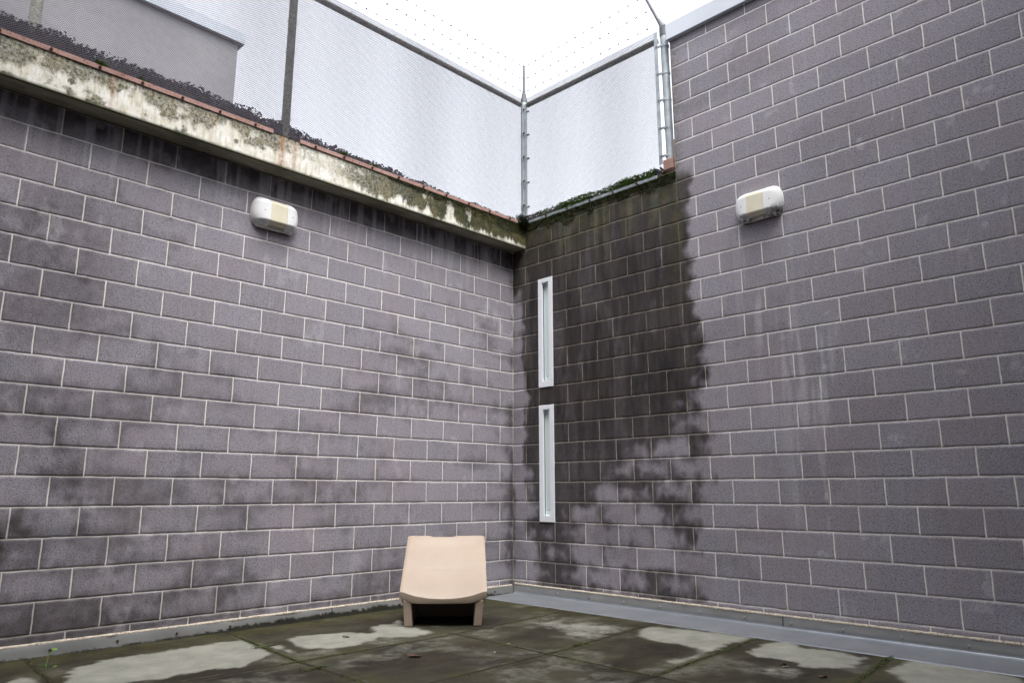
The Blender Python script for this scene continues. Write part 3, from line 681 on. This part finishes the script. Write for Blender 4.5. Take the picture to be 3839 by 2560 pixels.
# corner post
cp = thing('corner_post', (.02, -.165, 3.92 + Z0), 'galvanised corner post with an upright flat arm where the two mesh fences meet', 'post')
m = MB(); m.tube([(.02, -.165, 3.80 + Z0), (.02, -.165, 5.44 + Z0), (.02, -.165, 5.475 + Z0)], [.036, .036, .034], 20); child(m.build('pole', M['galv']), cp)
m = MB()
m.tube([(.02, -.165, 5.46 + Z0), (.02, -.165, 5.52 + Z0), (.02, -.165, 5.60 + Z0), (.02, -.165, 5.94 + Z0), (.02, -.165, 5.955 + Z0)], [.040, .034, .0165, .0135, .008], 14); child(m.build('arm', M['arm']), cp)
for s_ in (-1, 1):      # flat bars holding the mesh edges
    m = MB(); c = Vector((.02, -.165, 0)); a = (c.x - .030, c.y - .032) if s_ < 0 else (c.x - .032, c.y - .030)
    if s_ < 0: m.box(-.052, -.018, -.206, -.2, 3.95 + Z0, 5.40 + Z0)
    else: m.box(-.022, -.016, -.236, -.204, 3.95 + Z0, 5.40 + Z0)
    child(m.build('tension_bar', M['galv']), cp)
for z in (4.12, 4.42, 4.72, 5.02, 5.32):
    m = MB(); m.tube([(.02, -.165, z - .010 + Z0), (.02, -.165, z + .010 + Z0)], .0395, 20)
    bd = child(m.build('band', M['galv']), cp)
    for dx, dy in ((-.040, -.052), (.012, -.062)):
        m = MB(); m.tube([(.0 + dx * .5, -.19, z + Z0), (.0 + dx * 1.6, -.19 + dy, z - .004 + Z0)], .0062, 6); m.tube([(.0 + dx * 1.2, -.19 + dy * .7, z - .003 + Z0), (.0 + dx * 1.35, -.19 + dy * .82, z - .003 + Z0)], .012, 6)
        o = m.build('bolt', M['bolt'], bd)
# right fence
fenR = thing('wire_mesh_fence', (.03, -1.1, 3.92 + Z0), 'fine diamond mesh fence above the mossy dark wall top between the two galvanised posts', 'fence')
diamond(P_R, -2.035, -.225, 3.93, 5.485, .0, fenR)
m = MB(); m.tube([P_R(-2.03, .045, 5.408), P_R(-.2, .045, 5.425)], .030, 16); child(m.build('top_rail', M['galv_old']), fenR)
for y in (-.447, -.825, -1.157, -1.613, -1.897): tie(P_R, fenR, y, .040, 5.415)
m = MB(); m.box(-.007, .0, -2.062, -2.022, 4.03 + Z0, 5.475 + Z0); child(m.build('tension_bar', M['galv'], bevel=.001, seg=1), fenR)
m = MB(); m.box(-.014, -.006, -1.995, -.262, 3.90 + Z0, 3.934 + Z0); bar = child(m.build('clamp_bar', M['galv'], bevel=.001, seg=1), fenR)
for y in (-.532, -.841, -1.153, -1.461, -1.756):
    m = MB(); m.tube([(-.014, y, 3.917 + Z0), (-.024, y, 3.917 + Z0)], .012, 6); m.tube([(-.024, y, 3.917 + Z0), (-.034, y, 3.917 + Z0)], .0055, 8); m.build('bolt', M['bolt'], bar)
# end post of the right fence
ep = thing('end_post', (.06, -2.1, 4.09 + Z0), 'galvanised end post with clamp bands and rusty foot beside the tall wall', 'post')
m = MB(); m.tube([(.055, -2.115, 4.06 + Z0), (.055, -2.105, 5.50 + Z0)], .040, 24); pole = child(m.build('pole', M['galv']), ep)
m = MB(); m.tube([(.055, -2.105, 5.43 + Z0), (.055, -2.105, 5.525 + Z0)], .045, 24); m.tube([(.055, -2.105, 5.525 + Z0), (.055, -2.085, 5.575 + Z0), (.05, -2.04, 5.66 + Z0), (.04, -1.93, 5.93 + Z0), (.03, -1.87, 6.10 + Z0)], [.043, .030, .0165, .0145, .0135], 14)
child(m.build('arm', M['arm']), ep)
for z in (5.312, 5.008, 4.718, 4.417, 4.121):
    m = MB(); m.tube([(.055, -2.11, z - .013 + Z0), (.055, -2.11, z + .013 + Z0)], .0435, 24)
    m.box(.010, .018, -2.11, -2.03, z - .012 + Z0, z + .012 + Z0)
    bd = child(m.build('band', M['galv']), ep)
    m = MB(); m.tube([(-.016, -2.047, z + Z0), (.03, -2.047, z + Z0)], .0065, 8); m.tube([(-.020, -2.047, z + Z0), (-.012, -2.047, z + Z0)], .012, 6); m.build('bolt', M['galv'], bd)
m = MB(); m.box(-.012, .11, -2.178, -2.068, 3.955 + Z0, 4.065 + Z0); m.box(.0, .012, -2.198, -2.186, 3.96 + Z0, 4.25 + Z0)
child(m.build('foot_bracket', M['rust'], bevel=.006), ep)
# sub-part bolts were built in world coordinates: bring them under their parents without moving them
for o in bpy.data.objects:
    if o.name.split('.')[0] == 'bolt' and o.parent and o.parent.parent: o.location = -Vector(o.parent.location) - Vector(o.parent.parent.location)
# barbed wire strands
for i, (zc, zl, zr) in enumerate(((5.93, 5.985, 5.975), (5.765, 5.80, 5.782), (5.595, 5.60, 5.58))):
    barbed(P_L, fenL, .01, -8.2, -.165, zc, zl, 10 + i)
    barbed(P_R, fenR, -.175, [-1.89, -1.985, -2.055][i], .02, zc, zr, 20 + i)

# ---------------------------------------------------------------- gravel, moss, plants
ICO = [Vector(v).normalized() for v in ((0, 1, 1.618), (0, -1, 1.618), (0, 1, -1.618), (0, -1, -1.618), (1, 1.618, 0), (-1, 1.618, 0), (1, -1.618, 0), (-1, -1.618, 0), (1.618, 0, 1), (-1.618, 0, 1), (1.618, 0, -1), (-1.618, 0, -1))]
IF = [(0, 1, 8), (0, 9, 1), (0, 5, 9), (0, 4, 5), (0, 8, 4), (1, 6, 8), (1, 7, 6), (1, 9, 7), (2, 3, 11), (2, 10, 3), (2, 4, 10), (2, 5, 4), (2, 11, 5), (3, 6, 7), (3, 10, 6), (3, 7, 11), (4, 8, 10), (5, 11, 9), (6, 10, 8), (7, 9, 11)]
def stones(name, spots, mat, label, cat):
    V = []; F = []
    for (x, y, z, r) in spots:
        b = len(V)
        for v in ICO: V.append((x + v.x * r * rng.uniform(.6, 1.25), y + v.y * r * rng.uniform(.6, 1.25), z + v.z * r * rng.uniform(.5, 1.1)))
        F += [(a + b, c + b, d + b) for a, c, d in IF]
    me = mesh_np(name, V, F); return tag(link(name, me, mat), label, cat, kind='stuff')
sp = []
for i in range(11000):
    x = rng.uniform(-5.9, -.12); back = rng.random()
    ridge = .115 * float(sst(-.2, -4.6, x)) + .015 + .055 * float(fbm(x * 3.2, 0, 2)) + .03 * float(vn(x * 11, 3, 4))
    y = -.165 + .16 * back; z = 3.90 + ridge * (.15 + .85 * rng.random() ** .6) * (1 if back < .7 else .8)
    sp.append((x, y, z + Z0, rng.uniform(.004, .014)))
def mound(xs, crest, P):
    m = MB(); V = []; F = []; prof = ((-.168, 0), (-.150, .55), (-.11, .92), (-.06, 1.0), (0, .8), (.06, 0))
    for x in xs:
        for (y, k) in prof: V.append(P(x, y, 3.895 + crest(x) * k * (.72 + .5 * float(vn(x * 60, y * 60, 3)))))
    for i in range(len(xs) - 1):
        for k in range(len(prof) - 1): F.append((i * 6 + k, (i + 1) * 6 + k, (i + 1) * 6 + k + 1, i * 6 + k + 1))
    return V, F
MND = mound(np.arange(-5.95, -.1, .012), lambda x: .115 * float(sst(-.2, -4.6, x)) + .01 + .055 * float(fbm(x * 3.2, 0, 2)) + .03 * float(vn(x * 11, 3, 4)), P_L)
def add_mound(o, M_):
    me = o.data; V = [tuple(v.co) for v in me.vertices]; F = [tuple(p.vertices) for p in me.polygons]; b = len(V)
    me.clear_geometry(); me.from_pydata(V + [tuple(v) for v in M_[0]], [], F + [tuple(i + b for i in f) for f in M_[1]]); me.update()
gv = stones('gravel', sp, M['gravel'], 'black lava gravel heaped behind the mesh on top of the beam', 'gravel')
add_mound(gv, MND)
sp = []
for i in range(3500):
    y = rng.uniform(-2.12, -.15); h = .10 + .03 * float(fbm(y * 4, 0, 3)); x = rng.uniform(.02, .15)
    sp.append((x, y, 3.91 + h * rng.random() ** .7 + Z0, rng.uniform(.004, .013)))
stones('gravel', sp, M['gravel'], 'dark gravel behind the mesh along the top of the dark stained wall', 'gravel')

def tufts(name, spots, mat, label, cat, parent=None, drop=.0):
    """tiny leaf faces: spots = (x, y, z, size, droop)"""
    V = []; F = []
    for (x, y, z, s, dr) in spots:
        for _ in range(3):
            a = rng.uniform(0, 6.283); d = Vector((math.cos(a), math.sin(a), rng.uniform(-.3, 1.0) - dr)).normalized() * s
            n = Vector((-math.sin(a), math.cos(a), rng.uniform(-.5, .5))) * s * .28; p = Vector((x, y, z)); b = len(V)
            V += [p - n * .4, p + d * .5 + n, p + d, p + d * .5 - n]; F.append((b, b + 1, b + 2, b + 3))
    me = mesh_np(name, V, F)
    o = link(name, me, mat)
    return tag(o, label, cat, kind='stuff')
sp = []
for i in range(3200):
    y = rng.uniform(-1.98, -.3); k = float(fbm(y * 3.1, 1, 4)); 
    if rng.random() > .25 + 1.5 * max(0, k - .40) * 4: continue
    sp.append((rng.uniform(-.016, .006), y, 3.925 + Z0 + .085 * rng.random() ** 1.2 * (.5 + k), .013, 0))
tufts('moss', sp, M['moss'], 'bright green moss on top of the dark stained wall above the clamp bar', 'moss')
sp = []
for i in range(5200):
    y = rng.uniform(-2.2, -.02); k = float(fbm(y * 7, 2, 1)); ln = .03 + .16 * max(0, k - .40)
    sp.append((-.006 - .006 * rng.random(), y, 3.915 + Z0 - ln * rng.random() ** 1.6 * 2.0, .011, 1.3))
for i in range(2200):
    x = -rng.random() ** 1.5 * 1.9 - .02
    sp.append((x, -.203 - .004 * rng.random(), 3.90 + Z0 - (.02 + .13 * rng.random() ** 2 * (1 - abs(x) / 2.2)), .010, 1.3))
for i in range(700):
    sp.append((rng.uniform(-.13, .02), rng.uniform(-.27, -.17), 3.87 + Z0 + rng.uniform(0, .12), .016, .4))
tufts('moss', sp, M['moss_dark'], 'dark hanging moss along the top edge of the stained wall and corner', 'moss')
for (x, n) in ((-4.45, 60), (-2.43, 46), (-2.08, 40), (-4.16, 16)):
    sp = [(x + rng.gauss(0, .022), -.200 + rng.gauss(0, .006), 3.925 + Z0 + abs(rng.gauss(0, .014)), .014, 0) for _ in range(n)]
    tufts('moss', sp, M['moss'], {-4.45: 'bright moss cushion above the rusty bar, nearest the left edge', -2.43: 'bright moss cushion above the rusty bar just right of the fence post', -2.08: 'small bright moss cushion above the rusty bar, second right of the fence post', -4.16: 'tiny moss speck above the rusty bar left of the fence post'}[x], 'moss')
# moss growing in the floor joints
sp = []
def jline(a, b, n, dens):
    for _ in range(n):
        t = rng.random(); x = a[0] + (b[0] - a[0]) * t; y = a[1] + (b[1] - a[1]) * t
        if float(fbm(x * 4 + 3, y * 4, 2)) < 1 - dens: continue
        sp.append((x + rng.gauss(0, .006), y + rng.gauss(0, .006), .001, .008, .2))
for (a, b), n, dn in zip(JL, [200, 700, 900, 900, 300, 1200, 300, 1200, 300, 700, 500, 1400, 500, 300, 300], [.3, .5, .5, .5, .4, .6, .4, .75, .4, .5, .5, .6, .5, .4, .4]):
    b = (max(b[0], -5.), max(b[1], -5.)); jline(a, b, n, dn)
for c, n in (((-.57, -3.9), 160), ((-.80, -3.925), 120), ((-1.6, -2.235), 120), ((-3.235, -1.55), 120), ((-3.16, -.75), 100)):
    for _ in range(n): sp.append((c[0] + rng.gauss(0, .05), c[1] + rng.gauss(0, .010), .003, .011, 0))
tufts('moss', sp, M['moss_dark'], 'green moss growing in the joints of the concrete floor', 'moss')

# weed by the left wall
wd = thing('weed', (-4.40, -.42, 0), 'small green seedling growing from the floor joint at the far left', 'plant')
m = MB(); m.tube([(-4.40, -.42, 0), (-4.39, -.41, .05), (-4.365, -.39, .10)], [.0025, .002, .0015], 6); m.tube([(-4.40, -.42, 0), (-4.42, -.45, .03), (-4.45, -.47, .045)], .0016, 5); m.tube([(-4.40, -.42, 0), (-4.37, -.47, .02)], .0016, 5)
child(m.build('stem', M['leaf']), wd)
for (x, y, z, s, az, n) in ((-4.365, -.39, .10, .032, .6, 0), (-4.365, -.39, .10, .026, 2.6, 0), (-4.38, -.40, .085, .022, -1.2, 0), (-4.45, -.47, .045, .022, 3.4, 0), (-4.45, -.47, .04, .018, -1.8, 0), (-4.37, -.47, .02, .02, -.8, 0), (-4.40, -.43, .02, .018, -2.3, 0)):
    d = Vector((math.cos(az), math.sin(az), .15)); w_ = Vector((-math.sin(az), math.cos(az), .3)); p = Vector((x, y, z)); V = [p]; 
    for t, w in ((.3, .42), (.6, .5), (.85, .3)): V += [p + d * s * t + w_ * s * w, p + d * s * t - w_ * s * w]
    V += [p + d * s]
    m = MB(); m.add(V, [(0, 2, 1), (1, 2, 4, 3), (3, 4, 6, 5), (5, 6, 7)]); child(m.build('leaf', M['leaf']), wd)
# dead leaves and twigs on the floor
def dleaf(x, y, s, az, label, name='dead_leaf', mat='deadleaf', cat='leaf'):
    V = []; F = []
    for i in range(7):
        t = i / 6; w = s * .34 * math.sin(math.pi * min(1, t * 1.02)) ** .8
        for q in (-1, 0, 1): V.append((x + math.cos(az) * s * (t - .5) - math.sin(az) * w * q, y + math.sin(az) * s * (t - .5) + math.cos(az) * w * q, .004 + .006 * abs(q) + .004 * math.sin(t * 5 + q)))
    for i in range(6):
        for q in (0, 1): F.append((i * 3 + q, i * 3 + q + 1, i * 3 + q + 4, i * 3 + q + 3))
    m = MB(); m.add(V, F, True); tag(m.build(name, M[mat]), label, cat)
dleaf(-2.64, -1.72, .085, -.9, 'reddish brown dead leaf on the wet floor in front of the chair')
dleaf(-1.33, -3.80, .055, -.5, 'dark curled dead leaf on the floor near the right wall strip')
dleaf(-2.60, -.86, .05, -.6, 'brown dead leaf on the pale dry patch left of the chair')
dleaf(-1.19, -3.50, .035, -1., 'tiny dark scrap on the pale patch near the right wall strip')
for i, (x, y, s, az) in enumerate(((-1.25, -3.52, .05, -.9), (-2.2, -2.0, .03, .3), (-1.95, -1.86, .03, -.8))):
    m = MB(); m.tube([(x, y, .004), (x + s * .5 * math.cos(az), y + s * .5 * math.sin(az), .007), (x + s * math.cos(az + .3), y + s * math.sin(az + .3), .004)], .0018, 5)
    tag(m.build('twig', M['sealant']), ['pale curved twig on the floor near the right wall strip', 'short pale twig on the wet floor right of the reddish leaf', 'pale twig scrap on the wet floor in front of the chair'][i], 'twig')

# ---------------------------------------------------------------- moulded chair
ch = thing('lounge_chair', (-1.83, -1.035, 0), 'low peach moulded plastic chair with sloping back standing in the corner', 'chair')
ch.rotation_euler = (0, 0, math.radians(-41.8))            # local -y faces the camera
CW = .335
PROF = [(.0, .275), (.02, .290), (.10, .344), (.20, .410), (.25, .444), (.26, .452), (.35, .515), (.45, .584), (.50, .618), (.555, .654), (.575, .664), (.59, .660)]
def prof(t):
    ds = [p[0] for p in PROF]; return float(np.interp(t, ds, [p[1] for p in PROF]))
nu, ntt = 41, 60; V = []; F = []
ts = np.concatenate([np.linspace(0, .05, 10), np.linspace(.06, .58, 44), np.linspace(.583, .59, 6)]); us = np.linspace(-1, 1, nu)
for t in ts:
    for u in us:
        dip = .060 * (1 - abs(u) ** 2.2) * math.exp(-t / .16) + .018 * (1 - u * u) * float(sst(.0, .2, t)) * float(sst(.59, .45, t))
        edge = .010 * float(sst(.93, 1.0, abs(u)))
        wdt = CW * (1.03 - .03 * t / .59)
        notch = .009 * float(sst(.33, .28, abs(u + .09))) * float(sst(.55, .575, t))
        crease = .0025 * math.exp(-((t - .255) / .006) ** 2) * float(sst(.75, .4, abs(u)))
        V.append((u * wdt, t - .03 * (1 - u * u) * math.exp(-t / .08), prof(t) - dip - edge - notch - crease))
ntt = len(ts)
for i in range(ntt - 1):
    for j in range(nu - 1): F.append((i * nu + j, i * nu + j + 1, (i + 1) * nu + j + 1, (i + 1) * nu + j))
# underside, offset down, closed around the rim
nb = len(V)
for i, t in enumerate(ts):
    for j, u in enumerate(us):
        x, y, z = V[i * nu + j]; V.append((x, y + .006, min(z - .03, max(.178, z - .055))) if t < .05 else (x, y + .02 * (t > .5), z - .04))
for i in range(ntt - 1):
    for j in range(nu - 1): F.append((nb + i * nu + j, nb + (i + 1) * nu + j, nb + (i + 1) * nu + j + 1, nb + i * nu + j + 1))
lp = [j for j in range(nu)] + [i * nu + nu - 1 for i in range(1, ntt)] + [(ntt - 1) * nu + j for j in range(nu - 2, -1, -1)] + [i * nu for i in range(ntt - 2, 0, -1)]
for a, b in zip(lp, lp[1:] + lp[:1]): F.append((b, a, nb + a, nb + b))
me = bpy.data.meshes.new('seat_shell'); me.from_pydata(V, [], F); me.polygons.foreach_set('use_smooth', [True] * len(F)); me.update()
o = link('seat_shell', me, M['peach'], ch); b = o.modifiers.new('bevel', 'BEVEL'); b.width = .006; b.segments = 3; b.limit_method = 'ANGLE'; b.angle_limit = math.radians(50)
# side panels
def side(sx):
    out = [(.022, 0.)] + [(.006, .15), (.0, .19)] + [(t, prof(t) - .018) for t in (.004, .05, .1, .2, .3, .4, .5, .57, .585)] + [(.583, .60), (.56, .30), (.545, 0.)]
    V = []; n = len(out)
    for xx in (0, 1):
        for (y, z) in out:
            flare = .018 * float(sst(0, .25, z)); x_out = CW - .028 + flare - .003
            V.append((sx * (x_out - (0.066 if xx else 0)), y, z))
    F = [tuple(range(n)), tuple(range(2 * n - 1, n - 1, -1))] + [(i, i + n, (i + 1) % n + n, (i + 1) % n) for i in range(n)]
    if sx < 0: F = [f[::-1] for f in F]
    m = MB(); m.add(V, F); m.build('side_panel', M['peach'], ch, bevel=.010, seg=4)
side(-1); side(1)
# front apron under the lip
V = []; F = []; n = 31
for u in np.linspace(-1, 1, n):
    x = u * CW * 1.0; top = .275 - .060 * (1 - abs(u) ** 2.2) - .012; y = .012 - .03 * (1 - u * u); botm = .182 - .004 * (1 - abs(u) ** 6) * 1.5
    for (yy, zz) in ((y, top), (y + .004, botm), (y + .05, botm + .004), (y + .05, top)): V.append((x * .985, yy, zz))
for i in range(n - 1):
    for k in range(4): F.append((i * 4 + k, (i + 1) * 4 + k, (i + 1) * 4 + (k + 1) % 4, i * 4 + (k + 1) % 4))
m = MB(); m.add(V, F); m.build('front_apron', M['peach'], ch, bevel=.006, seg=2)
m = MB(); m.box(-CW + .04, CW - .04, .50, .53, .0, .57); m.build('rear_panel', M['peach'], ch, bevel=.005)

# ---------------------------------------------------------------- beyond the left fence
bd = thing('building', (-4.5, 5, 3.9), 'plain grey upper storey with pale fascia seen through the mesh at top left', 'building')
m = MB(); m.box(-9.2, -1.30, 5.05, 9., 3.86 + Z0, 8.05 + Z0); child(m.build('wall', M['bwall']), bd)
m = MB(); m.box(-9.3, -1.22, 4.97, 9.1, 8.07 + Z0, 8.26 + Z0); child(m.build('fascia', M['bfascia']), bd)
m = MB(); m.box(-9.25, -1.25, 5.0, 9.05, 8.05 + Z0, 8.068 + Z0); child(m.build('drip_gap', M['black']), bd)
m = MB(); m.tube([(-4.62, 1.5, 3.86 + Z0), (-4.62, 1.5, 8.4)], .05, 14)
tag(m.build('pole', M['galv_old']), 'pale upright pole behind the mesh near the left edge', 'pole')
